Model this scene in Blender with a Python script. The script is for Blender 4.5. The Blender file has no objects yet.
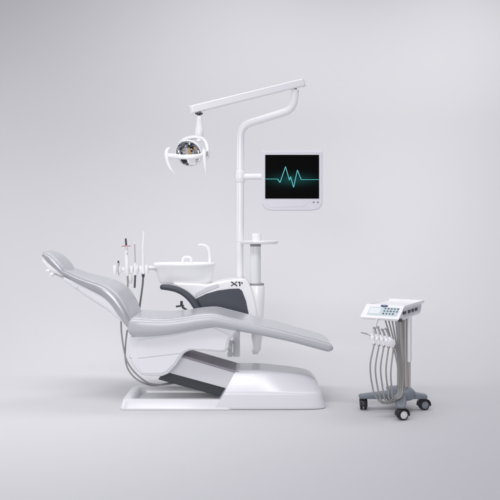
import bpy, bmesh, math, random
from mathutils import Vector, Matrix
R = math.radians
scn = bpy.context.scene
col = scn.collection
random.seed(4)

# ------------------------------------------------------------------ camera
CAM_Y, CAM_Z, FPX, HOR = -4.75, 1.15, 693.0, 233.0
cd = bpy.data.cameras.new('camera')
cam = bpy.data.objects.new('camera', cd); col.objects.link(cam)
cam.location = (0, CAM_Y, CAM_Z); cam.rotation_euler = (R(90), 0, 0)
cd.sensor_width = 36; cd.lens = 36*FPX/500; cd.shift_y = -17/500
cd.clip_end = 200
scn.camera = cam

def P(px, py, Y=0.0):
    """a point of the photograph (500 px frame) at depth Y, in metres"""
    d = Y-CAM_Y
    return Vector(((px-250)*d/FPX, Y, CAM_Z-(py-HOR)*d/FPX))

# ------------------------------------------------------------------ world: a dim studio room round the set
w = bpy.data.worlds.new('World'); scn.world = w; w.use_nodes = True
nt = w.node_tree; nt.nodes.clear()
wo = nt.nodes.new('ShaderNodeOutputWorld'); bg = nt.nodes.new('ShaderNodeBackground')
tc = nt.nodes.new('ShaderNodeTexCoord'); sx = nt.nodes.new('ShaderNodeSeparateXYZ')
rp = nt.nodes.new('ShaderNodeValToRGB'); mr = nt.nodes.new('ShaderNodeMapRange')
mr.inputs[1].default_value = -1; mr.inputs[2].default_value = 1
nt.links.new(tc.outputs['Generated'], sx.inputs[0]); nt.links.new(sx.outputs['Z'], mr.inputs[0])
nt.links.new(mr.outputs[0], rp.inputs[0]); nt.links.new(rp.outputs[0], bg.inputs[0]); nt.links.new(bg.outputs[0], wo.inputs[0])
e = rp.color_ramp.elements
e[0].position = 0.30; e[0].color = (.305, .288, .345, 1)
e[1].position = 0.95; e[1].color = (.87, .835, .97, 1)
n_ = e.new(.55); n_.color = (.345, .328, .39, 1)
WORLD_STRENGTH = 0.61
bg.inputs[1].default_value = WORLD_STRENGTH

# ------------------------------------------------------------------ studio lamps
def lamp(name, loc, target, sx_, sy_, power, color=(1, 1, 1), spread=180):
    ld = bpy.data.lights.new(name, 'AREA'); ld.shape = 'RECTANGLE'; ld.size = sx_; ld.size_y = sy_
    ld.energy = power; ld.color = color; ld.spread = R(spread)
    o = bpy.data.objects.new(name, ld); col.objects.link(o)
    o.location = loc
    o.rotation_euler = (Vector(target)-Vector(loc)).to_track_quat('-Z', 'Y').to_euler()
    return o
LAMPS = [
    ('softbox_front',    (0, -5.8, 1.6), (0, 0, 1.0), 3.0, 2.0, 50, (1, 1, 1), 180),
    ('softbox_key',      (-1.6, -5.6, 2.3), (-.3, 0, .8), 2.0, 2.0, 20, (1, 1, 1), 100),
    ('strip_overhead',   (-.6, -1.6, 3.7), (-.4, 0, .6), 4.0, .25, 12, (1, 1, 1), 90),
    ('wall_strip',       (0, .6, 4.6), (-1.5, 2.8, 1.2), 2.2, .9, 24.3, (1, 1, 1), 120),
    ('wall_strip',       (2.5, .6, 4.6), (2.5, 2.8, 1.2), 2.0, .9, 16.6, (1, 1, 1), 120),
    ('wall_strip',       (2.5, .6, 4.6), (1.0, 2.8, 1.2), 2.0, .9, 17.5, (1, 1, 1), 120),
    ('wall_strip',       (3.4, .4, 4.2), (1.8, 2.8, 1.8), 1.4, .9, 4, (1, 1, 1), 80),
    ('side_softbox',     (-4.8, .8, 2.0), (-1, 2.9, 1.2), .6, 1.2, 20, (1, 1, 1), 130),
    ('overhead_softbox', (-1.0, -2.0, 3.6), (-.6, -1.2, 0), 1.6, 1.6, 4.0, (1, 1, 1), 110),
    ('overhead_softbox', (-2.8, -1.2, 3.4), (-1.6, -.6, 0), 1.8, 1.8, 8.6, (1, 1, 1), 80),
]
for a in LAMPS: lamp(*a)
scn.view_settings.view_transform = 'Standard'; scn.view_settings.look = 'None'
scn.view_settings.gamma = 1; scn.view_settings.exposure = 0.04

# ------------------------------------------------------------------ materials
def mat(name, color, rough=.4, metal=0, bump=0.0, bscale=60, rvar=.02, spec=.5, coat=0, emit=None, estr=0, trans=0, alpha=1):
    m = bpy.data.materials.new(name); m.use_nodes = True
    t = m.node_tree; b = t.nodes['Principled BSDF']
    b.inputs['Base Color'].default_value = (*color, 1)
    b.inputs['Metallic'].default_value = metal
    b.inputs['Specular IOR Level'].default_value = spec
    b.inputs['Coat Weight'].default_value = coat
    b.inputs['Coat Roughness'].default_value = .12
    b.inputs['Transmission Weight'].default_value = trans
    c = t.nodes.new('ShaderNodeTexCoord'); n = t.nodes.new('ShaderNodeTexNoise')
    n.inputs['Scale'].default_value = 9; n.inputs['Detail'].default_value = 5
    t.links.new(c.outputs['Object'], n.inputs['Vector'])
    r = t.nodes.new('ShaderNodeMapRange'); r.inputs[3].default_value = max(.02, rough-rvar); r.inputs[4].default_value = rough+rvar
    t.links.new(n.outputs['Fac'], r.inputs[0]); t.links.new(r.outputs[0], b.inputs['Roughness'])
    if bump:
        n2 = t.nodes.new('ShaderNodeTexNoise'); n2.inputs['Scale'].default_value = bscale; n2.inputs['Detail'].default_value = 3
        t.links.new(c.outputs['Object'], n2.inputs['Vector'])
        bp = t.nodes.new('ShaderNodeBump'); bp.inputs['Strength'].default_value = bump; bp.inputs['Distance'].default_value = .004
        t.links.new(n2.outputs['Fac'], bp.inputs['Height']); t.links.new(bp.outputs[0], b.inputs['Normal'])
    if emit:
        b.inputs['Emission Color'].default_value = (*emit, 1); b.inputs['Emission Strength'].default_value = estr
    return m
M = {}
M['backdrop'] = mat('backdrop_paper', (.62, .623, .632), .9, spec=.1, bump=.02, bscale=300)
M['white'] = mat('white_lacquer', (.90, .90, .91), .22, spec=.6)
M['white_matt'] = mat('white_plastic', (.84, .84, .86), .45)
M['base_white'] = mat('base_lacquer', (.72, .72, .745), .20, spec=.6)
M['shell_white'] = mat('shell_plastic', (.75, .75, .775), .40)
M['frame_white'] = mat('lilac_white_plastic', (.74, .735, .78), .45)
M['pale'] = mat('pale_grey_plastic', (.66, .66, .69), .40)
M['leather'] = mat('silver_grey_leather', (.475, .488, .505), .24, bump=.08, bscale=420, spec=.75)
M['leather_side'] = mat('silver_leather_border', (.45, .46, .48), .22, bump=.05, bscale=420, spec=.6, metal=.28)
M['dark'] = mat('slate_grey_plastic', (.042, .048, .068), .38)
M['dark_arm'] = mat('charcoal_enamel', (.035, .04, .048), .45)
M['mauve'] = mat('grey_mauve_enamel', (.28, .26, .295), .45)
M['armpad'] = mat('dark_grey_urethane', (.045, .05, .065), .42)
M['steel'] = mat('brushed_steel', (.62, .62, .62), .28, metal=1)
M['alu'] = mat('warm_aluminium', (.56, .54, .51), .24, metal=.95)
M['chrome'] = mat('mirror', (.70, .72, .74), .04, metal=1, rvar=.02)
M['dmetal'] = mat('dark_metal', (.10, .10, .11), .3, metal=.8)
M['cable'] = mat('grey_cable', (.30, .30, .31), .45)
M['hose'] = mat('grey_silicone_hose', (.31, .305, .29), .28)
M['hose_dark'] = mat('dark_grey_hose', (.12, .12, .125), .4)
M['base_grey'] = mat('blue_grey_casting', (.175, .20, .228), .38)
M['rubber'] = mat('black_rubber', (.018, .018, .02), .5)
M['black'] = mat('black_plastic', (.02, .02, .022), .4)
M['ring'] = mat('amber_shield', (.52, .25, .22), .3)
M['teal'] = mat('pale_teal_foil', (.58, .66, .68), .4)
M['lcd'] = mat('pale_display', (.80, .83, .84), .25)
M['btn'] = mat('dark_teal_button', (.07, .17, .17), .4)
M['blue'] = mat('navy_badge', (.03, .05, .16), .35)
M['glass'] = mat('grey_frosted_tube', (.80, .815, .815), .25)
M['trace'] = mat('ecg_trace', (.02, .1, .1), .5, emit=(.10, .62, .66), estr=.75)
M['orange'] = mat('amber_lens', (.75, .42, .12), .25)

def screen_mat():
    m = bpy.data.materials.new('screen_glow'); m.use_nodes = True
    t = m.node_tree; b = t.nodes['Principled BSDF']
    b.inputs['Base Color'].default_value = (.002, .002, .002, 1); b.inputs['Roughness'].default_value = .5
    b.inputs['Specular IOR Level'].default_value = .03
    c = t.nodes.new('ShaderNodeTexCoord'); s = t.nodes.new('ShaderNodeSeparateXYZ')
    t.links.new(c.outputs['Generated'], s.inputs[0])
    def mth(op, a, b_=None):
        n = t.nodes.new('ShaderNodeMath'); n.operation = op
        for i, v in enumerate((a, b_)):
            if v is None: continue
            if isinstance(v, (int, float)): n.inputs[i].default_value = v
            else: t.links.new(v, n.inputs[i])
        return n.outputs[0]
    dz = mth('DIVIDE', mth('SUBTRACT', s.outputs['Z'], .43), .115)
    dx = mth('DIVIDE', mth('SUBTRACT', s.outputs['X'], .5), .36)
    g = mth('POWER', 2.718, mth('MULTIPLY', mth('ADD', mth('MULTIPLY', dz, dz), mth('MULTIPLY', dx, dx)), -1))
    t.links.new(mth('MULTIPLY', g, .055), b.inputs['Emission Strength'])
    b.inputs['Emission Color'].default_value = (.10, .75, .75, 1)
    return m
M['screen'] = screen_mat()

# ------------------------------------------------------------------ mesh helpers
class G:
    """collects faces for ONE mesh"""
    def __init__(s): s.v = []; s.f = []
    def add(s, v, f):
        o = len(s.v); s.v += [Vector(p) for p in v]; s.f += [tuple(i+o for i in q) for q in f]; return s

def link(name, g, m, parent=None, local=False, smooth=True, bevel=0, seg=3, sub=0, ang=35):
    me = bpy.data.meshes.new(name); me.from_pydata([tuple(p) for p in g.v], [], g.f)
    bm = bmesh.new(); bm.from_mesh(me); bmesh.ops.remove_doubles(bm, verts=bm.verts, dist=1e-6)
    bmesh.ops.recalc_face_normals(bm, faces=bm.faces); bm.to_mesh(me); bm.free()
    me.materials.append(m)
    o = bpy.data.objects.new(name, me); col.objects.link(o)
    if parent is not None:
        root = parent
        while root.parent: root = root.parent
        if not local:
            mw = Matrix.Translation(root.location) @ root.rotation_euler.to_matrix().to_4x4()
            me.transform(mw.inverted())
        o.parent = parent
    if bevel:
        b = o.modifiers.new('bevel', 'BEVEL'); b.width = bevel; b.segments = seg; b.limit_method = 'ANGLE'; b.angle_limit = R(28)
    if sub:
        b = o.modifiers.new('sub', 'SUBSURF'); b.levels = b.render_levels = sub
    if smooth:
        me.shade_smooth()
        if not sub: me.set_sharp_from_angle(angle=R(ang))
        if bevel:
            wn = o.modifiers.new('wn', 'WEIGHTED_NORMAL'); wn.keep_sharp = False; wn.weight = 80
            me.shade_smooth()
            if hasattr(me, 'set_sharp_from_angle'): me.set_sharp_from_angle(angle=R(180))
    return o

def thing(name, label, cat, loc=(0, 0, 0), rz=0, group=None):
    o = bpy.data.objects.new(name, None); col.objects.link(o)
    o.empty_display_size = .05
    o.location = loc; o.rotation_euler = (0, 0, rz); tag(o, label, cat, group); return o
def tag(o, label, cat, group=None):
    o['label'] = label; o['category'] = cat
    if group: o['group'] = group
    return o

def cr(pts, n):
    """Catmull-Rom resample of equal-length tuples"""
    pts = [Vector(p) if len(p) in (2, 3) else p for p in pts]
    pts = [list(p) for p in pts]; k = len(pts[0]); out = []
    N = len(pts)-1
    for i in range(n+1):
        t = i/n*N; a = min(int(t), N-1); u = t-a
        p0 = pts[a-1] if a > 0 else [2*x-y for x, y in zip(pts[0], pts[1])]
        p1, p2 = pts[a], pts[a+1]
        p3 = pts[a+2] if a+2 <= N else [2*x-y for x, y in zip(pts[N], pts[N-1])]
        out.append([.5*(2*p1[j]+(p2[j]-p0[j])*u+(2*p0[j]-5*p1[j]+4*p2[j]-p3[j])*u*u+(3*p1[j]-p0[j]-3*p2[j]+p3[j])*u**3) for j in range(k)])
    return out

def rings(g, rs, cap=True):
    n = len(rs[0]); v = [p for r in rs for p in r]; f = []
    for i in range(len(rs)-1):
        for j in range(n):
            k = (j+1) % n
            f.append((i*n+j, i*n+k, (i+1)*n+k, (i+1)*n+j))
    if cap:
        f.append(tuple(range(n-1, -1, -1))); f.append(tuple((len(rs)-1)*n+j for j in range(n)))
    g.add(v, f); return g

def tube(g, pts, r, n=14, res=None, smooth=True):
    """pts: list of Vectors; r: radius or list of radii"""
    rr = r if isinstance(r, (list, tuple)) else [r]*len(pts)
    q = [(p[0], p[1], p[2], a) for p, a in zip(pts, rr)]
    if smooth and len(pts) > 2: q = cr(q, res or (len(pts)-1)*6)
    c = [Vector(p[:3]) for p in q]; up = None; rs = []
    for i, p in enumerate(c):
        t = (c[min(i+1, len(c)-1)]-c[max(i-1, 0)]).normalized()
        if up is None:
            up = Vector((0, 1, 0)) if abs(t.y) < .9 else Vector((1, 0, 0))
        s = t.cross(up).normalized(); up = s.cross(t).normalized()
        rs.append([p+(s*math.cos(a)+up*math.sin(a))*q[i][3] for a in [2*math.pi*k/n for k in range(n)]])
    return rings(g, rs)

def fillet(pts, rad, n=6):
    """polyline with rounded corners, as Vectors"""
    out = [Vector(pts[0])]
    for i in range(1, len(pts)-1):
        a, b, c = Vector(pts[i-1]), Vector(pts[i]), Vector(pts[i+1])
        d1, d2 = (a-b), (c-b); r = min(rad, d1.length*.48, d2.length*.48)
        p, q = b+d1.normalized()*r, b+d2.normalized()*r
        for k in range(n+1):
            u = k/n; out.append(p*(1-u)**2+b*2*u*(1-u)+q*u*u)
    out.append(Vector(pts[-1])); return out

def lathe(g, prof, c, axis=(0, 0, 1), n=28, cap=True):
    """prof: (r, h) along axis from point c"""
    ax = Vector(axis).normalized(); s = ax.orthogonal().normalized(); t = ax.cross(s); c = Vector(c)
    rs = [[c+ax*h+(s*math.cos(a)+t*math.sin(a))*max(r, 1e-4) for a in [2*math.pi*k/n for k in range(n)]] for r, h in prof]
    return rings(g, rs, cap)

def prism(g, prof, y0, y1, y0b=None):
    """prof: (x, z) outline extruded along Y"""
    n = len(prof)
    v = [(x, y0, z) for x, z in prof]+[(x, y1, z) for x, z in prof]
    f = [tuple(range(n)), tuple(range(2*n-1, n-1, -1))]+[(i, (i+1) % n, (i+1) % n+n, i+n) for i in range(n)]
    return g.add(v, f)
def px_prof(pts, Y): return [(P(a, b, Y).x, P(a, b, Y).z) for a, b in pts]

def box(g, c, s, mx=None):
    c = Vector(c); v = []
    for x in (-.5, .5):
        for y in (-.5, .5):
            for z in (-.5, .5):
                p = Vector((x*s[0], y*s[1], z*s[2]))
                v.append(c+(mx @ p if mx else p))
    return g.add(v, [(0, 1, 3, 2), (4, 6, 7, 5), (0, 4, 5, 1), (2, 3, 7, 6), (0, 2, 6, 4), (1, 5, 7, 3)])
def bar(g, a, b, wid, hei, up=(0, 0, 1)):
    a, b = Vector(a), Vector(b); x = (b-a).normalized(); y = Vector(up).cross(x).normalized(); z = x.cross(y)
    return box(g, (a+b)/2, ((b-a).length, wid, hei), Matrix((x, y, z)).transposed())

def spow(x, e): return math.copysign(abs(x)**e, x)
def cushion(g, st, n=60, m=48, er=.05, ex=.45, ends=(1, 1), crown=0.0, yc=0.0, exl=None):
    exl = exl or ex
    """st: stations (top x, top z, bottom x, bottom z, half width); superellipse sections, rounded ends"""
    q = cr(st, n)
    mid = [Vector(((s[0]+s[2])/2, (s[1]+s[3])/2)) for s in q]
    L = [0]
    for a, b in zip(mid, mid[1:]): L.append(L[-1]+(b-a).length)
    rs = []
    def ring(s, k, push):
        top, bot, hw = Vector((s[0], s[1])), Vector((s[2], s[3])), s[4]
        c = (top+bot)/2; u = (top-bot)/2
        hw2 = hw-er*(1-k)*.9
        out = []
        for j in range(m):
            a = 2*math.pi*j/m
            exx = ex if math.sin(a) >= 0 else exl
            yy = spow(math.cos(a), exx)*hw2; uu = spow(math.sin(a), exx)*k
            dip = crown*(1-(yy/hw)**2) if math.sin(a) > 0 else 0
            p = c+u*uu-u.normalized()*dip*k+push
            out.append(Vector((p.x, yc+yy, p.y)))
        return out
    t0 = (mid[0]-mid[1]).normalized(); t1 = (mid[-1]-mid[-2]).normalized()
    A = [R(x) for x in (4, 18, 33, 48, 63, 78)]
    if ends[0]:
        for a in A: rs.append(ring(q[0], math.sin(a), t0*er*math.cos(a)*ends[0]))
    for s in q: rs.append(ring(s, 1, Vector((0, 0))))
    if ends[1]:
        for a in reversed(A): rs.append(ring(q[-1], math.sin(a), t1*er*math.cos(a)*ends[1]))
    return rings(g, rs)
def st_px(rows, Y):
    """rows: (top px, top py, bottom px, bottom py, half width) read at depth Y"""
    o = []
    for a, b, c, d, hw in rows:
        p, q = P(a, b, Y), P(c, d, Y); o.append((p.x, p.z, q.x, q.z, hw))
    return o

# ------------------------------------------------------------------ the studio sweep
g = G(); prof = [(-9, 0)]
RAD, WALL = 2.4, 2.9
prof += [(-4, 0), (-1, 0), (WALL-RAD, 0)]
for k in range(1, 25):
    a = R(90*k/24); prof.append((WALL-RAD+RAD*math.sin(a), RAD-RAD*math.cos(a)))
prof += [(WALL, 3.6), (WALL, 5.2)]
v = [(x, y, z) for x in (-8, 8) for y, z in prof]; n = len(prof)
g.add(v, [(i, i+1, i+1+n, i+n) for i in range(n-1)])
bd = link('backdrop', g, M['backdrop'], ang=180)
bd['kind'] = 'structure'

# ------------------------------------------------------------------ dental chair
chair = thing('dental_chair', 'reclined dental chair with silver grey upholstery on a long white base', 'dental chair', (-.15, 0, 0))
# base tray: low white plinth with a raised rim round a recess
x0, x1, ya, yb, zt = -.845, -.10, -.25, .19, .066
g = G()
def rrect(xa, xb, y0, y1, r, n=6):
    o = []
    for cx, cy, s in ((xb-r, y1-r, 0), (xa+r, y1-r, 90), (xa+r, y0+r, 180), (xb-r, y0+r, 270)):
        for k in range(n+1):
            a = R(s+90*k/n); o.append((cx+r*math.cos(a), cy+r*math.sin(a)))
    return o
def lvl(o, z): return [Vector((x, y, z)) for x, y in o]
rings(g, [lvl(rrect(x0-.008, x1, ya-.004, yb+.004, .05), 0.002), lvl(rrect(x0-.008, x1, ya-.004, yb+.004, .05), .012), lvl(rrect(x0, x1, ya, yb, .05), .02),
          lvl(rrect(x0+.01, x1, ya+.008, yb-.008, .05), zt-.008), lvl(rrect(x0+.018, x1, ya+.014, yb-.014, .045), zt),
          lvl(rrect(x0+.055, x1, ya+.045, yb-.045, .04), zt), lvl(rrect(x0+.068, x1, ya+.052, yb-.052, .04), zt-.006),
          lvl(rrect(x0+.085, x1, ya+.058, yb-.058, .04), .024)])
link('base_plate', g, M['base_white'], chair, ang=50)
# base cover: faceted housing rising to the right
def fillet2(poly, rads, n=4):
    o = []; N = len(poly)
    for i in range(N):
        p, c, q = Vector(poly[i-1]), Vector(poly[i]), Vector(poly[(i+1) % N])
        d1, d2 = p-c, q-c; r = min(rads[i], d1.length*.45, d2.length*.45)
        u, v_ = c+d1.normalized()*r, c+d2.normalized()*r
        for k in range(n+1):
            t = k/n; o.append(u*(1-t)**2+c*2*t*(1-t)+v_*t*t)
    return o
g = G(); rs = []
ts = [i/20*.80 for i in range(20)]+[.80+.20*math.sin(R(90*i/22)) for i in range(23)]
for t in ts:
    x = -.235+.735*t
    zt_ = .236-.046*max(0, (t-.25)/.75)**1.7
    wt = .135*(1-.45*max(0, (t-.4)/.6)**2)
    wb = .252*(1-.06*max(0, (t-.5)/.5)**2)
    k = 1.0 if t <= .80 else max(0, 1-((t-.80)/.20)**3.2)**(1/3.2)
    wt *= .45+.55*k; wb *= .70+.30*k
    zt_ *= .60+.40*k
    zc_ = .108-.03*(1-k)
    sh = .60*max(0, 1-t/.55)
    lean = -.07*max(0, (t-.6)/.4)**2
    sec = [(-wb*.985, .003), (-wb, .014), (-wb*.968, zc_), (-wt*1.10, zt_*.95), (-wt*.95, zt_), (wt*.95, zt_), (wt*1.10, zt_*.95), (wb*.968, zc_), (wb, .014), (wb*.985, .003)]
    sec = fillet2(sec, [.004, .006, .012, .020, .010, .010, .020, .012, .006, .004])
    rs.append([Vector((x+sh*z+lean*(z/.236), y, z)) for y, z in sec])
rings(g, rs)
link('base_cover', g, M['base_white'], chair, ang=50)
# parallelogram lift arm
Ya = -.14
arm = link('lift_arm', prism(G(), px_prof([(181, 357), (243, 375), (232, 390), (166, 372)], Ya), Ya, .14), M['pale'], chair, bevel=.003)
link('arm_top_cover', prism(G(), px_prof([(180, 356.0), (184, 355.6), (243.5, 372.8), (243.5, 375.2), (181, 357.2)], Ya), Ya-.004, .144), M['mauve'], arm, bevel=.002)
link('lower_link', prism(G(), px_prof([(167, 370.5), (232, 388.5), (222, 397), (158, 379.5)], Ya+.015), Ya+.015, .12), M['dark_arm'], chair, bevel=.004)
# seat shell under the cushion
Ys = -.215
shell_prof = [(129, 337), (128, 348), (129, 357), (133, 366), (140, 374.5), (146, 376.5), (162, 376.5), (168, 374), (176, 365.5), (184, 353.5), (190, 350.5), (205, 351), (221, 352.6), (226.5, 351.6), (228.8, 347.5), (229.5, 341), (234, 335), (238, 330), (212, 325), (170, 331)]
seat = link('seat_shell', prism(G(), px_prof(shell_prof, Ys), Ys, .215), M['shell_white'], chair, bevel=.016, seg=4)
side_prof = [(137.5, 340), (137.5, 358.2), (181, 353.2), (188.5, 348.9), (206, 349.4), (221, 350.6), (225.2, 349.6), (226.8, 341.5), (230, 335), (212, 327), (175, 335)]
link('upper_panel', prism(G(), px_prof(side_prof, Ys), Ys-.006, Ys+.02), M['shell_white'], seat, bevel=.004)
side2 = [(137.5, 359.2), (138.5, 367), (142.5, 373.2), (161.5, 373.2), (166.5, 371), (174, 363.5), (180.5, 354.2)]
link('lower_panel', prism(G(), px_prof(side2, Ys), Ys-.006, Ys+.02), M['shell_white'], seat, bevel=.004)
g = G(); lathe(g, [(.006, 0), (.006, .004), (.003, .005)], P(130.3, 357.2, Ys+.002)+Vector((.002, 0, 0)), (0, -1, 0), 14)
link('screw', g, M['steel'], seat)
# seat and leg cushion, one long pad
rows = [(133, 316, 131.5, 338.5, .262), (140, 316.2, 138, 339.3, .268), (150, 317, 150, 338.8, .27), (165, 317.5, 165, 337, .27), (182, 316, 181, 334.2, .27), (199, 313.6, 197, 330.8, .268),
        (213, 313, 212, 328.6, .266), (226, 316, 224, 329.5, .262), (245, 320.8, 242, 333, .252), (270, 327, 267, 338, .24), (295, 333.6, 292, 343.6, .226), (318, 340, 314, 349.8, .212), (331, 344, 327.5, 353.5, .205)]
g = G(); rows = [(a, b, c, d+1.6, hw) for a, b, c, d, hw in rows]
cushion(g, st_px(rows, -.25), n=90, er=.036, ex=.42, crown=.012, exl=.74)
cush = link('seat_cushion', g, M['leather'], chair)
NR = 91; base_i = 6                      # rings of the cushion body follow six end rings
for j in (19, 5):                        # the shoulder on the near and on the far side
    pts_ = [g.v[(base_i+i)*48+j] for i in range(0, NR, 3)]
    g3 = G(); tube(g3, [p+Vector((0, 0, -.0006)) for p in pts_], .0034, 10, smooth=False); link('piping', g3, M['leather_side'], cush)
# backrest: pad with a rolled border over a white shell
bx = [(62.5, 271.6, 63.2, 278, .175), (74, 276.2, 73.2, 283.4, .20), (87, 280.2, 85, 288.6, .222), (99, 283.7, 96.2, 293.4, .24), (108, 287.8, 103.5, 298.2, .25), (115.5, 293.4, 109.3, 304, .256), (121.5, 301, 114.3, 311, .258), (126.5, 310, 119.3, 318.3, .256), (131, 321, 124.5, 325.5, .25)]
back = link('backrest', cushion(G(), st_px(bx, -.235), n=60, er=.03, ex=.40, crown=.014), M['leather_side'], chair)
# inner pad lying on the border
def shift(rows, u0, u1, dw):
    o = []
    for a, b, c, d, hw in rows:
        o.append((a+(a-c)*u0, b+(b-d)*u0, a-(a-c)*u1, b-(b-d)*u1, hw-dw))
    return o
link('back_pad', cushion(G(), st_px(shift(bx, .16, .5, .035), -.235), n=60, er=.02, ex=.35, crown=.012), M['leather'], back)
bs = [(62, 277, 62.5, 283, .165), (73, 281, 74, 290.5, .19), (86, 286.5, 87, 299, .21), (97, 291.5, 97, 305, .225), (105.5, 296.5, 105, 309.8, .235), (112, 303, 112, 315, .24), (117.5, 310.5, 118, 319.5, .24), (123, 319, 124, 324, .235)]
bsh = link('back_shell', cushion(G(), st_px(bs, -.225), n=40, er=.014, ex=.32), M['shell_white'], chair)
for q in ((76, 287.5), (110, 307)):
    g = G(); lathe(g, [(.006, -.01), (.006, .006), (.003, .008)], P(q[0], q[1], -.228), (0, -1, 0), 14); link('screw', g, M['pale'], bsh)
# headrest
hx = [(44.3, 252.8, 42.3, 258, .12), (49.3, 255.2, 46.2, 261.8, .135), (55.4, 259.6, 51.6, 266.4, .14), (61, 265.6, 57.2, 271.8, .14), (65, 271, 61, 275, .135)]
head = link('headrest', cushion(G(), st_px(hx, -.13), n=36, er=.018, ex=.42, crown=.004), M['leather_side'], chair)
link('head_pad', cushion(G(), st_px(shift(hx, .30, .5, .012), -.13), n=36, er=.022, ex=.5, crown=.004), M['leather'], head)
hs = [(43.4, 257, 41.5, 263, .105), (47, 260.6, 46, 268, .118), (52, 265.2, 51, 272.2, .12), (57.5, 270.2, 57, 274.8, .118), (61.5, 274.2, 61.5, 276.6, .11)]
link('head_shell', cushion(G(), st_px(hs, -.125), n=30, er=.012, ex=.4), M['white'], head)
for q in ((49, 270.5), (52.3, 274)):
    g = G(); lathe(g, [(.010, 0), (.015, .003), (.016, .016), (.012, .022)], P(q[0], q[1], -.10), (-.2, -.9, -.5), 16)
    link('knob', g, M['white'], head)
g = G(); bar(g, P(56, 273, 0), P(72, 281, 0), .09, .012); link('headrest_stem', g, M['steel'], head, bevel=.003)
# armrest on the far side
ar = [(162, 284.6, 161.5, 290, .024), (168, 284.8, 167.5, 290.8, .026), (176, 286.4, 174.5, 292.4, .028), (184, 289.8, 181.5, 295.8, .028), (191, 294.8, 187.5, 301, .028), (196, 300.5, 191.5, 306.5, .027), (200.5, 308, 195, 312, .026)]
link('armrest', cushion(G(), st_px(ar, .27), n=40, m=24, er=.016, ex=.75, yc=.30), M['armpad'], chair)
link('armrest_bracket', tube(G(), [P(197, 308, .30), P(199, 318, .29), P(200, 332, .22)], .018), M['dark'], chair)
# cables looping from the back to the base
for pts in ([(121, 321), (121.5, 333), (123.6, 348), (126.5, 360), (133, 370.5), (142, 379), (151, 384), (166, 384.5), (182, 381)],
            [(127.2, 330), (125.6, 344), (125.2, 358), (128, 369), (134.5, 377.5), (143.5, 383), (154, 385.6), (170, 383), (184, 380)],
            ):
    Yc = -.17 if pts[0][0] == 121 else -.14
    link('cable', tube(G(), [P(a, b, Yc+max(0, i-5)*.05) for i, (a, b) in enumerate(pts)], .0055, 10), M['cable'], chair)

# ------------------------------------------------------------------ cuspidor unit behind the chair
Yu = .36
unit = thing('cuspidor_unit', 'white water unit with oval spittoon bowl and dark side panel marked X1, behind the chair', 'cuspidor unit', (-.1, .5, .3))
body_prof = [(172, 283), (196, 283.5), (207, 284.5), (222, 281), (236, 278.8), (244, 278.6), (248, 281), (251.5, 288.5), (255, 301), (257.3, 316), (257.5, 326), (252, 330), (214, 330), (206, 326), (196, 312), (190, 303), (184, 292)]
body = link('body', prism(G(), px_prof(body_prof, Yu), Yu, .62), M['white'], unit, bevel=.014, seg=4)
panel_prof = [(190, 303), (196, 298.6), (206, 293.8), (218, 290.4), (230, 288.8), (239, 288.5), (242, 290.5), (246, 301), (249, 316), (249, 323), (212, 323), (198, 311), (194, 308)]
link('side_panel', prism(G(), px_prof(panel_prof, Yu), Yu-.006, Yu+.02), M['dark'], unit, bevel=.003)
rail_prof = [(190.5, 300.5), (196, 292.5), (207, 286.8), (218, 283.6), (219.5, 286.8), (207, 291.6), (197, 296.6)]
link('shoulder_shade', prism(G(), px_prof(rail_prof, Yu), Yu-.004, Yu+.02), M['pale'], unit, bevel=.003)  # shade of the sloping shoulder facet, put in as a pale grey plate
# X1 mark
def mark(name, quads, parent, Y, m):
    g = G()
    for q in quads: prism(g, px_prof(q, Y), Y-.0015, Y+.004)
    return link(name, g, m, parent, smooth=False)
def stroke(a, b, w):
    a, b = Vector(a), Vector(b); nn = (b-a).normalized(); nn = Vector((-nn.y, nn.x))*w/2
    return [tuple(a+nn), tuple(b+nn), tuple(b-nn), tuple(a-nn)]
mark('lettering', [stroke((231.2, 281.7), (237.2, 286.1), 1.15)], unit, Yu-.0012, M['black'])
mark('lettering', [stroke((237.0, 281.7), (234.9, 283.4), .9), stroke((233.5, 284.3), (231.0, 286.1), .9)], unit, Yu-.0012, M['black'])
mark('lettering', [[(238.1, 281.8), (240.4, 281.8), (240.4, 286.1), (239.2, 286.1), (239.2, 282.9), (238.1, 282.9)]], unit, Yu-.0012, M['black'])
mark('lettering', [[(241.3, 282.2), (242.5, 282.2), (242.5, 283.8), (241.6, 284.4), (241.9, 283.5), (241.3, 283.5)]], unit, Yu-.0012, M['black'])
# bowl
def oval(cx, cy, rx, ry, z, n=48, ex=.75):
    return [Vector((cx+rx*spow(math.cos(2*math.pi*k/n), ex), cy+ry*spow(math.sin(2*math.pi*k/n), ex), z)) for k in range(n)]
Yb = .50
cx = P(184.5, 264, Yb).x; zr = P(184, 263.5, Yb).z
g = G(); W = P(215.5, 264, Yb).x-cx
rings(g, [oval(cx+.01, Yb, W*.72, .09, zr-.155), oval(cx+.01, Yb, W*.82, .115, zr-.148), oval(cx+.008, Yb, W*.87, .125, zr-.125), oval(cx+.004, Yb, W*.92, .14, zr-.07), oval(cx, Yb, W*.965, .15, zr-.02),
          oval(cx, Yb, W*1.0, .157, zr-.008), oval(cx, Yb, W*1.0, .157, zr+.004), oval(cx, Yb, W*.985, .152, zr+.007), oval(cx, Yb, W*.95, .14, zr+.003), oval(cx, Yb, W*.86, .12, zr-.05), oval(cx, Yb, W*.5, .08, zr-.09), oval(cx, Yb, W*.1, .02, zr-.10)])
link('spittoon_bowl', g, M['white'], unit, ang=60)
g = G(); tube(g, [P(183.3, 265, Yb), P(183, 260, Yb), P(184.2, 257.8, Yb), P(187, 257.2, Yb), P(190, 257.8, Yb), P(191.2, 260, Yb), P(191, 265, Yb)], .0115, 14)
link('bowl_rinse_spout', g, M['white'], unit)
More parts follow.
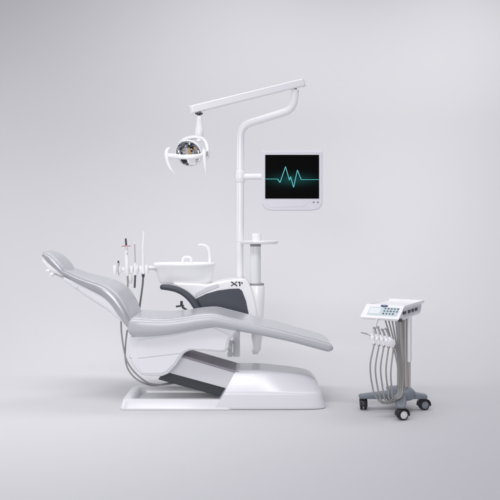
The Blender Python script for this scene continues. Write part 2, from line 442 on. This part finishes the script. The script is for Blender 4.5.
g = G(); tube(g, [P(209.8, 266, Yb), P(210, 258, Yb), P(209.4, 251.5, Yb), P(207.3, 247.2, Yb), P(203.6, 245.2, Yb), P(199.5, 245, Yb), P(198.8, 245.8, Yb)], [.017, .0135, .0125, .0115, .0105, .009, .008], 14)
link('cup_filler_spout', g, M['white'], unit)
# small valve below the arm
g = G(); bar(g, P(176, 306.5, .40), P(184, 305.5, .40), .03, .012); lathe(g, [(.010, 0), (.010, .03)], P(181.5, 305, .40), (0, 0, 1), 12); tube(g, [P(182, 307, .40), P(190, 312, .40), P(200, 316, .42)], .008)
link('valve', g, M['dark'], unit, bevel=.002)
# tray column beside the body
Yt = .44
cxm = P(257, 300, Yt)
def zz(py): return P(250, py, Yt).z
g = G(); lathe(g, [(.024, zz(351)), (.030, zz(349)), (.034, zz(343)), (.042, zz(337)), (.056, zz(300)), (.058, zz(286.5)), (.054, zz(285.2))], (cxm.x, Yt, 0), n=40)
slv = link('column_sleeve', g, M['white'], unit)
g = G(); lathe(g, [(.020, zz(354)), (.026, zz(352)), (.026, zz(349))], (cxm.x-.012, Yt, 0), n=20); link('column_foot', g, M['glass'], unit)
g = G(); lathe(g, [(.053, zz(285.4)), (.053, zz(283.6)), (.050, zz(283.2))], (cxm.x, Yt, 0), n=36); link('column_collar', g, M['cable'], slv)
g = G(); lathe(g, [(.040, zz(284)), (.040, zz(246))], (P(255.5, 260, Yt).x, Yt, 0), n=36); link('column_tube', g, M['glass'], unit)
g = G(); lathe(g, [(.040, zz(246.4)), (.041, zz(244.5)), (.038, zz(244))], (P(255.5, 260, Yt).x, Yt, 0), n=36); link('tube_collar', g, M['cable'], unit)
tx = P(259, 242, Yt).x
g = G(); rings(g, [oval(tx, Yt, .130, .10, zz(244)), oval(tx, Yt, .142, .11, zz(242.8)), oval(tx, Yt, .145, .113, zz(241.2)), oval(tx, Yt, .140, .11, zz(240.8)), oval(tx, Yt, .134, .10, zz(242)), oval(tx, Yt, .05, .05, zz(242))])
tray = link('cup_tray', g, M['white'], unit, ang=60)
g = G(); lathe(g, [(.035, zz(242)), (.036, zz(238)), (.0375, zz(236.5)), (.0365, zz(234)), (.034, zz(233.3)), (.030, zz(233.3)), (.029, zz(236.5))], (P(256.6, 240, Yt).x, Yt, 0), n=32)
cup = tag(link('drinking_cup', g, M['white']), 'small white cup standing on the oval tray beside the pole', 'cup')
# support under the unit
g = G(); lathe(g, [(.024, zz(355.5)), (.027, zz(354.6)), (.027, zz(329))], (P(236.5, 345, .40).x, .40, 0), n=24); link('support_post', g, M['white'], unit)
g = G(); lathe(g, [(.020, zz(355)), (.022, zz(352.5)), (.016, zz(350)), (.016, zz(344)), (.022, zz(342)), (.022, zz(339))], (P(230, 345, .38).x, .38, 0), n=20); bar(g, P(230, 347, .38), P(216, 346, .18), .04, .03); link('support_joint', g, M['glass'], unit)

# ------------------------------------------------------------------ lamp pole
Yp = .50
def X_(px, Y=Yp): return P(px, 250, Y).x
pole = thing('lamp_pole', 'tall white pole with a bent arm and a long straight boom for the operating lamp', 'lamp pole', (X_(240), Yp, P(240, 280, Yp).z))
pz = lambda py: P(240, py, Yp).z
g = G(); lathe(g, [(.0255, pz(281)), (.0255, pz(241.5)), (.0285, pz(241)), (.0285, pz(236.5)), (.0255, pz(236))], (X_(240), Yp, 0), n=30); link('lower_pole', g, M['white'], pole)
g = G(); lathe(g, [(.033, pz(279.8)), (.033, pz(277.2)), (.030, pz(276.6))], (X_(240), Yp, 0), n=30); link('pole_collar', g, M['pale'], pole)
path = fillet([P(240, 237, Yp), P(240.4, 126, Yp), P(293, 109.5, Yp-.02), P(295.3, 90, Yp-.02)], .085, 10)
g = G(); tube(g, path, .0295, 26, smooth=False); link('bent_arm', g, M['white'], pole)
g = G(); lathe(g, [(.033, pz(171)), (.036, pz(171.6)), (.036, pz(182)), (.033, pz(182.6))], (X_(240.2), Yp, 0), n=30); link('clamp', g, M['white'], pole)
g = G(); tube(g, [P(240, 176.8, Yp), P(264, 176.6, Yp)], .024, 22); link('monitor_bracket', g, M['white'], pole)
A, B = P(190.5, 110, .16), P(303, 82.6, Yp-.02)
up = Vector((0, 0, 1))
g = G(); bar(g, A, B, .055, .058); boom = link('boom', g, M['white'], pole, bevel=.011, seg=3)
g = G(); bar(g, A+(B-A)*1.0, A+(B-A)*1.012, .059, .066); link('boom_end_cap', g, M['white'], boom, bevel=.006)
g = G(); bar(g, A-(B-A)*.010, A, .060, .064); link('boom_end_cap', g, M['white'], boom, bevel=.006)
pin = P(295.2, 90, Yp-.02)
g = G(); lathe(g, [(.012, -.01), (.012, .05)], pin, n=16); lathe(g, [(.022, .018), (.022, .03)], pin, n=18); link('pivot_pin', g, M['dmetal'], pole)

# ------------------------------------------------------------------ operating lamp under the boom
Yl = .16+(199-190.5)/(303-190.5)*(Yp-.18)
lampt = thing('operating_lamp', 'white operating lamp with a round mirror reflector and two curved handles, hanging from the boom', 'lamp', P(199, 113, Yl))
lp = lambda a, b, dy=0: P(a, b, Yl+dy)
g = G(); c0 = lp(199, 115); lathe(g, [(.012, -.012), (.012, .025)], c0, n=16); lathe(g, [(.026, .004), (.028, .010), (.026, .016)], c0, n=20); link('swivel', g, M['dmetal'], lampt)
g = G(); z1 = lp(199, 116).z; k = (lp(199, 140).z-z1)
lathe(g, [(.019, 0), (.021, k*.06), (.021, k*.22), (.024, k*.34), (.024, k*.44), (.030, k*.52), (.030, k*.80), (.022, k*.9), (.022, k*1.06)], (lp(199.3, 116).x, Yl, z1), n=26)
link('stem', g, M['white'], lampt)
# reflector: concave dish facing forward and down, with facets
dc = lp(188.5, 153.5); dn = Vector((-.22, -.88, -.42)).normalized()
sx_ = dn.cross(Vector((0, 0, 1))).normalized(); sz_ = sx_.cross(dn).normalized()
RD = .093
def dish(r, dep, nseg, fac):
    rs = []
    for k in range(9):
        a = R(8+82*k/8); rr = RD*r*math.sin(a); hh = -dep*math.cos(a)
        rs.append([dc+dn*hh+(sx_*math.cos(2*math.pi*j/nseg)+sz_*math.sin(2*math.pi*j/nseg))*rr for j in range(nseg)])
    return rs
g = G(); rs = dish(1, .075, 20, 1)
rings(g, rs, cap=False); g.f.append(tuple(range(20)))
rf = link('reflector', g, M['chrome'], lampt, smooth=False)
sd = rf.modifiers.new('thick', 'SOLIDIFY'); sd.thickness = .004; sd.offset = 1
g = G(); rs = dish(1.07, .092, 40, 0); rings(g, rs, cap=False); g.f.append(tuple(range(40)))
hd = link('reflector_back', g, M['white'], lampt); sd = hd.modifiers.new('thick', 'SOLIDIFY'); sd.thickness = .004
g = G(); tube(g, [dc+(sx_*math.cos(2*math.pi*j/36)+sz_*math.sin(2*math.pi*j/36))*RD*1.02 for j in range(37)], .0045, 8, smooth=False); link('rim', g, M['white'], lampt)
# lamp house and bulb in front of the mirror
bx_ = dc+dn*.012
g = G(); box(g, bx_+sz_*(-.052)-sx_*.026, (.055, .03, .055), Matrix((sx_, dn, sz_)).transposed()); link('bulb_cover', g, M['white'], lampt, bevel=.004)
g = G(); box(g, dc+dn*.008+sx_*.036+sz_*(-.048), (.036, .02, .04), Matrix((sx_, dn, sz_)).transposed() @ Matrix.Rotation(.5, 3, 'Y')); link('dark_reflection_box', g, M['black'], lampt, bevel=.004)  # black box added in the dish as a dark reflection
g = G(); lathe(g, [(.008, -.03), (.009, 0), (.007, .02), (.003, .028)], dc-dn*.03+sz_*.005, sz_, 16); link('bulb', g, M['orange'], lampt)
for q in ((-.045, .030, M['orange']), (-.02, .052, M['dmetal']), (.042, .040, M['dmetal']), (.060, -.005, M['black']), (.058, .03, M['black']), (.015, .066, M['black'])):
    g = G(); box(g, dc-dn*.022+sx_*q[0]+sz_*q[1], (.020, .010, .012), Matrix((sx_, dn, sz_)).transposed() @ Matrix.Rotation(q[0]*20, 3, 'Y')); link('reflection_patch', g, q[2], lampt, bevel=.002)  # small blocks added to give the mirror its dark and amber reflections
# crossbar, yoke, handles
g = G()
cb = [lp(167, 155.4, -.06), lp(175, 156.2, -.125), lp(184, 157, -.135), lp(195, 156.6, -.13), lp(202, 155.4, -.10), lp(206, 153, -.03)]
q = cr([tuple(p) for p in cb], 30); rs = []
for i, p in enumerate(q):
    p = Vector(p); t = (Vector(q[min(i+1, 30)])-Vector(q[max(i-1, 0)])).normalized(); s = t.cross(Vector((0, 0, 1))).normalized()
    rs.append([p+s*(.008*math.cos(a))+Vector((0, 0, 1))*(.0165*math.sin(a)) for a in [2*math.pi*j/16 for j in range(16)]])
rings(g, rs); link('crossbar', g, M['white'], lampt)
g = G(); yk = [lp(179.5, 143.5, -.01), lp(184, 140.2, 0), lp(191, 137.8, .01), lp(199, 137.6, .01), (lp(204.6, 141, .0)), lp(207.3, 147, -.02), lp(207.8, 154, -.03), lp(207, 160, -.03)]
q = cr([tuple(p) for p in yk], 36); rs = []
for i, p in enumerate(q):
    p = Vector(p); t = (Vector(q[min(i+1, 36)])-Vector(q[max(i-1, 0)])).normalized(); s = Vector((0, 1, 0)); n_2 = t.cross(s).normalized(); wv = .013 if 4 < i < 34 else .008
    rs.append([p+s*(.034*spow(math.cos(a), .6))+n_2*(wv*spow(math.sin(a), .6)) for a in [2*math.pi*j/20 for j in range(20)]])
rings(g, rs); yoke = link('yoke', g, M['white'], lampt)
g = G(); box(g, lp(207.3, 153.6, -.064), (.011, .012, .034)); link('switch', g, M['cable'], yoke, bevel=.002)
g = G(); tube(g, [lp(169.5, 148.3, -.06), lp(167.2, 150.2, -.07), lp(166.4, 155, -.08), lp(168, 163, -.085), lp(171, 169.5, -.085), lp(174.2, 173.6, -.08)], [.009, .013, .0142, .0125, .0105, .006], 14); link('handle', g, M['white'], lampt)
g = G(); tube(g, [lp(203.4, 149.5, -.075), lp(204, 153, -.09), lp(204.6, 160, -.095), lp(205.4, 168, -.095), lp(206.2, 174, -.09)], [.009, .0135, .0122, .0104, .006], 14); link('handle', g, M['white'], lampt)

# ------------------------------------------------------------------ monitor on the bracket
Ym = .44
mon = thing('monitor', 'square white monitor showing a teal heartbeat line on a black screen', 'monitor', P(292, 180, Ym))
fp = px_prof([(261.8, 150.6), (322.6, 150.6), (322.6, 204), (319, 209.2), (311, 210.6), (273, 210.6), (265.4, 209.2), (261.8, 204)], Ym)
fr = link('frame', prism(G(), fp, Ym, Ym+.045), M['frame_white'], mon, bevel=.008, seg=4)
fp = px_prof([(270, 158), (314, 158), (314, 202), (270, 202)], Ym)
link('back_cover', prism(G(), fp, Ym+.03, Ym+.095), M['frame_white'], mon, bevel=.02, seg=3)
a, b = P(265.2, 154.9, Ym), P(319, 198.6, Ym)
g = G(); box(g, ((a.x+b.x)/2, Ym+.001, (a.z+b.z)/2), (b.x-a.x, .010, a.z-b.z)); scr = link('screen', g, M['screen'], mon, smooth=False)
pts = [(265.6, 179), (277.6, 179), (280, 182.6), (285.5, 166.6), (289.4, 180.2), (290.6, 176.6), (293.6, 187.4), (297.4, 170), (301.2, 179.6), (318.7, 179.6)]
g = G(); Yk = Ym-.0048
for p, q in zip(pts, pts[1:]):
    bar(g, P(*p, Yk), P(*q, Yk), .0014 if False else .002, .0052 if abs(p[1]-q[1]) > 1 else .0036, up=(0, 1, 0.001))
g2 = G()
for p, q in zip(pts, pts[1:]):
    w_ = .72 if abs(p[1]-q[1]) > 1 else .45
    prism(g2, px_prof(stroke(p, q, w_), Yk), Yk-.0006, Yk+.002)
link('heartbeat_line', g2, M['trace'], scr, smooth=False)
for q in (313.6, 317.9):
    g = G(); lathe(g, [(.0048, 0), (.0048, .003), (.003, .004)], P(q, 202.2, Ym-.001), (0, -1, 0), 14); link('button', g, M['dmetal'], mon)
link('lower_bezel', prism(G(), px_prof([(266, 200.6), (309.5, 200.6), (304.5, 206.6), (270, 207.4), (266, 204.4)], Ym), Ym-.002, Ym+.01), M['frame_white'], mon, bevel=.0015)

# ------------------------------------------------------------------ assistant's instrument holder
Yh = .36
hol = thing('instrument_holder', 'white rail of instrument clips beside the spittoon bowl, behind the backrest', 'instrument holder', P(135, 270, Yh))
g = G(); bar(g, P(113.5, 269.6, Yh), P(149, 268.8, Yh), .05, .028); tube(g, [P(146, 268.6, Yh), P(152, 268, Yh+.02), P(160, 271, Yh+.12), P(176, 278, Yh+.14)], [.018, .016, .014, .014]); link('rail', g, M['white'], hol, bevel=.006)
for q in (115, 119.5, 126.5, 131.5, 136.5, 141, 146.5):
    g = G(); c = P(q, 269.4, Yh-.035); h = .026 if q in (119.5, 131.5, 141) else .032
    lathe(g, [(.006, -h), (.0125, -h), (.0145, -h*.5), (.0145, h*.6), (.012, h), (.007, h)], c, n=18); link('clip', g, M['white'], hol)
g = G(); c = P(130.2, 279.5, Yh-.03); lathe(g, [(.008, -.03), (.014, -.015), (.016, .01), (.014, .035), (.010, .05)], c, (-.12, 0, 1), 18); link('drain_cup', g, M['white'], hol)

def instrument(name, label, cat, pos, parts):
    t = thing(name, label, cat, pos, 0, 'instruments in the rail behind the backrest')
    for nm, mm, gg in parts: link(nm, gg, mm, t)
    return t
Yi = Yh-.045
def vt(px0, py0, px1, py1, radii, n=14):
    a, b = P(px0, py0, Yi), P(px1, py1, Yi); k = len(radii)-1
    return tube(G(), [a+(b-a)*(i/k) for i in range(k+1)], radii, n, smooth=False)
shield = lathe(G(), [(.010, -.004), (.034, -.003), (.036, 0), (.034, .002), (.010, .006)], P(126.2, 246, Yi), (0, 0, 1), 28)
instrument('curing_light', 'white curing light with a dark tip and a round reddish shield', 'curing light', P(127, 275, Yi),
           [('body', M['white'], vt(127.4, 276, 126.4, 247.4, [.011, .015, .0165, .0165, .014, .012, .0125, .011])), ('shield', M['ring'], shield), ('tip', M['dark'], vt(126.2, 245.4, 125.7, 238.4, [.0075, .007, .0068, .006])),
            ('hose', M['hose'], tube(G(), [P(127.4, 275, Yi), P(127.8, 284, Yi), P(126.8, 296, Yi-.01)], .006, 12)),
            ('button', M['cable'], lathe(G(), [(.004, 0), (.004, .006)], P(127, 253.5, Yi-.011), (0, -1, 0), 10))])
instrument('air_syringe', 'tall slim white syringe with a dark grey hose, rightmost in the rail', 'syringe', P(143.5, 272, Yi),
           [('barrel', M['white'], vt(143.3, 274, 142.9, 246, [.011, .011, .0095, .010, .0085, .009])), ('tip', M['white'], vt(142.9, 247, 143.8, 231, [.0085, .0075, .007, .0068, .0062, .0055])), ('connector', M['dark'], vt(143.2, 277, 143.3, 271.5, [.010, .011, .0105])),
            ('hose', M['hose_dark'], tube(G(), [P(143.2, 276, Yi), P(142.6, 285, Yi), P(141, 297, Yi-.01), P(139.4, 310, Yi-.02), P(139.5, 326, Yi-.02)], .0068, 12))])
instrument('saliva_ejector', 'thin dark metal suction tube standing left of the tall white syringe', 'suction tube', P(135, 272, Yi),
           [('tube', M['steel'], vt(135.2, 266, 134.7, 243.6, [.0052, .0045, .0042, .0042])), ('tip', M['white'], vt(134.7, 244, 134.8, 242.4, [.0062, .0066, .005])), ('grip', M['white'], vt(135.3, 275, 135.2, 262.5, [.010, .0105, .009, .0075])),
            ('hose', M['hose_dark'], vt(135.3, 273.6, 134.6, 287.8, [.008, .0078, .0075]))])
instrument('scaler_probe', 'short dark probe at the left end of the instrument rail', 'probe', P(118.5, 270, Yi),
           [('shaft', M['steel'], vt(118.8, 275.5, 118.6, 262.4, [.005, .0055, .006, .0065])), ('tip', M['dark'], vt(118.6, 263, 118.2, 260.6, [.007, .0065, .005]))])

# ------------------------------------------------------------------ mobile instrument cart
cy = -.24
rz = R(-30)
cart = thing('instrument_cart', 'mobile dental cart with a sloping control panel on a steel column and castors', 'instrument cart', (P(397, 400, cy).x, cy, 0), 0)
CL = Vector(cart.location)
ca, sa = math.cos(rz), math.sin(rz)
def loc(r, f, z, o=(0, 0)):        # r: to the cart's right, f: to its back; turned 30 degrees
    return CL+Vector((o[0]+r*ca-f*sa, o[1]+r*sa+f*ca, z))
# castors and four-armed base
feet = {'left': (-.218, .0), 'front': (-.028, -.245), 'right': (.165, .0), 'back': (.005, .23)}
colp = Vector((.045, .03))         # column foot, offset from the cart's centre
zb = .098
g = G()
hub = [(-.03, -.09), (.075, -.075), (.12, .04), (.075, .13), (.0, .14), (-.055, .05)]
def slab(g, a, b, wa, wb, za, zb_, ta, tb):
    a, b = Vector(a), Vector(b); d = (b-a).normalized(); nn = Vector((-d.y, d.x)); v = []
    for p, ww, z, t in ((a, wa, za, ta), (b, wb, zb_, tb)):
        for s, k in ((-1, 0), (1, 0), (1, 1), (-1, 1)):
            q = p+nn*ww/2*s; v.append(CL+Vector((q.x, q.y, z-t*k)))
    g.add(v, [(0, 1, 2, 3), (7, 6, 5, 4), (0, 4, 5, 1), (1, 5, 6, 2), (2, 6, 7, 3), (3, 7, 4, 0)])
base = None
for k, (fx, fy) in feet.items():
    g = G(); e_ = Vector((fx, fy)); d = (e_-Vector((.02, .02))).normalized()
    slab(g, (.02, .01), e_+d*.03, .10, .050, .125 if k != 'back' else .123, .100, .05, .026)
    o = link('base_arm', g, M['base_grey'], cart, bevel=.010, seg=3)
g = G(); n = 24
rings(g, [[CL+Vector((.03+rx*math.cos(2*math.pi*j/n), .015+ry*math.sin(2*math.pi*j/n), z)) for j in range(n)] for rx, ry, z in ((.08, .09, .075), (.092, .105, .085), (.092, .105, .115), (.072, .085, .136), (.055, .065, .142))])
base = link('base_hub', g, M['base_grey'], cart, ang=50)
rot = {'left': 85, 'front': 15, 'right': 12, 'back': 60}
for k, (fx, fy) in feet.items():
    c = CL+Vector((fx, fy, .034)); a = R(rot[k]); ax = Vector((math.sin(a), -math.cos(a), 0)); fw = Vector((math.cos(a), math.sin(a), 0))
    c = c+fw*.010
    g = G()
    half = [(.034, .009), (.034, .017), (.031, .021), (.024, .0215)]
    lathe(g, [(r, -h) for r, h in reversed(half)]+[(.032, -.005), (.016, -.004), (.016, .004), (.032, .005)]+half, c, ax, 26)
    wh = link('caster', g, M['rubber'], cart)
    half = [(.008, .015), (.023, .0205), (.023, .0225), (.015, .0245), (.006, .0245)]
    g = G(); lathe(g, [(r, -h) for r, h in reversed(half)]+half, c, ax, 22)
    link('hub_cap', g, M['pale'] if k == 'front' else M['base_grey'], wh)
    g = G(); n = 12; v = []
    pr = [(.036*math.cos(R(t)), .036*math.sin(R(t))) for t in range(-10, 191, 20)]
    rr_ = [[c+fw*(u*1.08)+Vector((0, 0, h*1.10))+ax*y for u, h in pr] for y in (-.0235, .0235)]
    m_ = len(pr); v = rr_[0]+rr_[1]; g.add(v, [(i, i+1, i+1+m_, i+m_) for i in range(m_-1)])
    hd = link('fork', g, M['black'], wh); sd = hd.modifiers.new('t', 'SOLIDIFY'); sd.thickness = .004; sd.offset = 0
    g = G(); lathe(g, [(.011, .034), (.011, .052)], CL+Vector((fx, fy, .022)), (0, 0, 1), 14); link('stem', g, M['dmetal'], wh)
# column
cc = CL+Vector((colp.x, colp.y, 0))
def rcol(g, c, wx, wy, z0, z1, ang, ex=.5, n=28):
    r_ = []
    for z in (z0, z1):
        o = []
        for j in range(n):
            a = 2*math.pi*j/n; u = wx*spow(math.cos(a), ex); v_ = wy*spow(math.sin(a), ex)
            o.append(Vector((c.x+u*math.cos(ang)-v_*math.sin(ang), c.y+u*math.sin(ang)+v_*math.cos(ang), z)))
        r_.append(o)
    return rings(g, r_)
clm = link('column', rcol(G(), cc, .036, .030, .13, .62, rz), M['alu'], cart)
cs_ = cc+Vector((.040, -.004, 0))
link('column_cover', rcol(G(), cs_, .014, .026, .31, .615, rz), M['white'], cart)
link('column_rail', rcol(G(), cs_+Vector((-.002, 0.002, 0)), .011, .02, .13, .312, rz), M['alu'], cart)
# tray body: slanted console front, box behind, open top tray
zc = .672
Wt, f0, f1 = .116, -.205, .325      # half width, front lip, back
OFF = (-.040, .02)
def L_(r, f, z): return loc(r, f, z-.010, OFF)
side = [(f0, .612), (f0-.004, .622), (f0+.105, .690), (f0+.120, .690), (f0+.125, .678), (f1-.01, .678), (f1, .672), (f1-.02, .628), (f1-.05, .612), (f0+.10, .606)]
g = G(); n = len(side)
v = [L_(-Wt, f, z) for f, z in side]+[L_(Wt, f, z) for f, z in side]
g.add(v, [tuple(range(n)), tuple(range(2*n-1, n-1, -1))]+[(i, (i+1) % n, (i+1) % n+n, i+n) for i in range(n)])
tb = link('console_body', g, M['white'], cart, bevel=.005)
# the tray plate with a lip on top
g = G(); r0 = [(-Wt-.008, f0+.10), (Wt+.012, f0+.10), (Wt+.012, f1+.012), (-Wt-.008, f1+.012)]
def sq(s, z): return [L_(r*s, (f-.04)*s+.04, z) for r, f in r0]
rings(g, [sq(.97, .679), sq(1.0, .683), sq(1.0, .698), sq(.985, .700), sq(.96, .699), sq(.95, .688)])
link('tool_tray', g, M['white'], cart, bevel=.002)
# side recess with sockets on the right flank
g = G(); fl = [(f0+.12, .664), (f1-.03, .664), (f1-.045, .632), (f0+.10, .622)]
v = [L_(Wt-.004, f, z) for f, z in fl]+[L_(Wt+.003, f, z) for f, z in fl]
g.add(v, [(0, 1, 2, 3), (7, 6, 5, 4)]+[(i, (i+1) % 4, (i+1) % 4+4, i+4) for i in range(4)])
link('flank_panel', g, M['pale'], tb, bevel=.002)
axr = Vector((ca, sa, 0)); axf = Vector((-sa, ca, 0)); mxc = Matrix((axr, axf, Vector((0, 0, 1)))).transposed()
g = G(); box(g, L_(Wt+.003, f0+.132, .652), (.008, .055, .018), mxc); link('socket', g, M['black'], tb, bevel=.003)
for i in range(3):
    g = G(); box(g, L_(Wt+.003, f0+.225+i*.078, .652), (.010, .046, .020), mxc); link('socket', g, M['black'], tb, bevel=.003)
g = G(); lathe(g, [(.011, -.01), (.011, .016), (.008, .02)], L_(Wt+.004, f0+.02, .618), axr, 16); link('knob', g, M['dmetal'], tb)
g = G(); bar(g, L_(Wt+.004, f0+.012, .628), L_(Wt+.004, f0+.106, .684), .010, .010); link('panel_end', g, M['cable'], tb, bevel=.003)
# console face
u0 = Vector(L_(0, f0-.004, .622)); u1 = Vector(L_(0, f0+.105, .690)); uf = (u1-u0); fl_ = uf.length; uf.normalize(); un = axr.cross(uf).normalized()
mf = Matrix((axr, uf, un)).transposed()
def face(g, r, t, w_, h, th, lift=0): return box(g, u0+axr*r+uf*(t*fl_)+un*(lift+th/2-.001), (w_, h*fl_, th), mf)
g = G(); face(g, 0, .5, Wt*2+.022, 1.06, .010); fc = link('control_panel', g, M['white'], cart, bevel=.004)
link('panel_foil', face(G(), .008, .49, Wt*2*.84, .66, .0025, .010), M['teal'], fc, bevel=.001)
link('display', face(G(), -.046, .49, .074, .46, .004, .011), M['lcd'], fc, bevel=.001)
for i in range(5):
    for j in range(3):
        if (i, j) == (4, 0): continue
        b_ = link('button', face(G(), .016+i*.0205, .30+j*.20, .0105, .085, .004, .0115), M['btn'] if (i+j) % 3 else M['dmetal'], fc, bevel=.001)
g = G(); c = u0+axr*.0+uf*(.915*fl_)+un*.009
rings(g, [[c+axr*(.024*s*math.cos(2*math.pi*k/24))+uf*(.0095*s*math.sin(2*math.pi*k/24))+un*h for k in range(24)] for s, h in ((1, 0), (1, .004), (.85, .005))]); bdg = link('badge', g, M['blue'], fc)
g = G()
for s in (-1, 1): bar(g, c+un*.0055+axr*(.006*s)-uf*.004, c+un*.0055+axr*(.002*s+.003)+uf*.004, .0022, .001, up=un)
link('emblem', g, M['lcd'], bdg, smooth=False)
# underslung holder for the handpieces
HC = [P(372.5+i*4.55, 337.5+i*.9, -.48) for i in range(5)]
hpz = HC[0].z
g = G(); tube(g, [P(378, 317, -.38), P(375.8, 323, -.41), P(374.4, 329, -.45), P(373.5, 336, -.465)], .0105, 14); link('holder_arm', g, M['pale'], cart)
g = G(); bar(g, HC[0]+Vector((-.02, .014, .0)), HC[4]+Vector((.02, .014, 0)), .014, .018); rail = link('holder_bar', g, M['white_matt'], cart, bevel=.003)
for p in HC:
    g = G(); lathe(g, [(.0115, -.012), (.0135, -.008), (.0135, .008), (.0115, .012)], p, (0.1, 0, 1), 16); link('holder_ring', g, M['white'], rail)
g = G(); cdk = P(391.5, 343, -.51); lathe(g, [(.006, .02), (.024, .006), (.026, 0), (.024, -.006), (.004, -.009)], cdk, (-.35, 1, .1), 26); link('holder_knob', g, M['white_matt'], cart)
# five handpieces, each with its hose looping down and back up under the console
lab = ['steel nozzled syringe pointing left, first in the cart holder', 'white handpiece second from the left in the cart holder, next to the nozzled syringe',
       'white handpiece in the middle of the five in the cart holder', 'white handpiece second from the right in the cart holder, left of the round knob', 'white handpiece at the right end of the cart holder, beside the round knob']
down = [(370.2, 366), (375.4, 368), (380.6, 368), (386, 370), (390.8, 372)]
low = [(372.5, 393), (377.5, 396), (382.5, 398), (387.5, 399), (391.5, 398)]
bot = [(382.5, 403.2), (386, 403.4), (389.5, 402.8), (393, 401.2), (395.8, 399.2)]
upx = [(398.6, 390), (400, 387), (400.4, 384), (401.2, 382), (402.4, 380)]
mid = [(394.6, 352), (396.6, 352), (397.6, 350), (398.8, 349), (400.3, 349)]
top = [(384.6, 318), (388.2, 318.5), (392, 319), (395.6, 319.2), (398.6, 319.5)]
for i in range(5):
    p = HC[i]; nm = 'air_water_syringe' if i == 0 else 'handpiece'
    t = thing(nm, lab[i], 'syringe' if i == 0 else 'handpiece', p, 0, 'instruments hanging from the cart')
    lean = Vector((-.012-.002*i, .0, .05))
    g = G(); a_ = p-lean*.85; b_ = p+lean*(.55 if i else .45); kk = 6
    tube(g, [a_+(b_-a_)*(j/kk) for j in range(kk+1)], [.0065, .0095, .0105, .010, .0095, .0105, .0085], 14, smooth=False); link('grip', g, M['white'], t)
    if i == 0:
        g = G(); tube(g, [b_+Vector((.0, 0, -.008)), b_+Vector((-.03, 0, .0)), P(361, 332.6, -.49)], [.0075, .005, .0034], 12); link('nozzle', g, M['steel'], t)
    else:
        e1 = b_+lean*(.75 if i in (1, 3) else .95); g = G(); tube(g, [b_-lean*.1, (b_+e1)/2+Vector((.002, 0, 0)), e1], [.0075, .006, .0062], 12)
        lathe(g, [(.0065, -.008), (.0068, .006), (.004, .008)], e1, (-.8, -.2, .25), 12); link('head', g, M['steel'] if i != 3 else M['cable'], t)
    g = G(); lathe(g, [(.008, 0), (.009, .004), (.009, .012), (.007, .016)], a_-lean*.12, lean, 14); link('connector', g, M['alu'], t)
    Yd = -.50; Yu_ = -.31
    tt = top[i]; mm = mid[i]; uu = upx[i]
    pts = [a_, P(*down[i], Yd), P(low[i][0]+.2, 388, Yd+.02), P(low[i][0]+4-.7*i, low[i][1]+4.5-1.2*i, Yd+.03), P(bot[i][0]+1, bot[i][1], Yd+.06), P((bot[i][0]+upx[i][0])/2+2.6, bot[i][1]-4.5, Yd+.09), P(*uu, Yu_-.06+.012*i), P((uu[0]+mm[0])/2+1, 367, Yu_-.05+.012*i), P(*mm, Yu_-.05+.01*i), P((mm[0]+tt[0])/2-.2, 334, Yu_-.05), P(*tt, Yu_-.05)]
    link('hose', tube(G(), pts, .0050, 12, res=90), M['hose'], t)
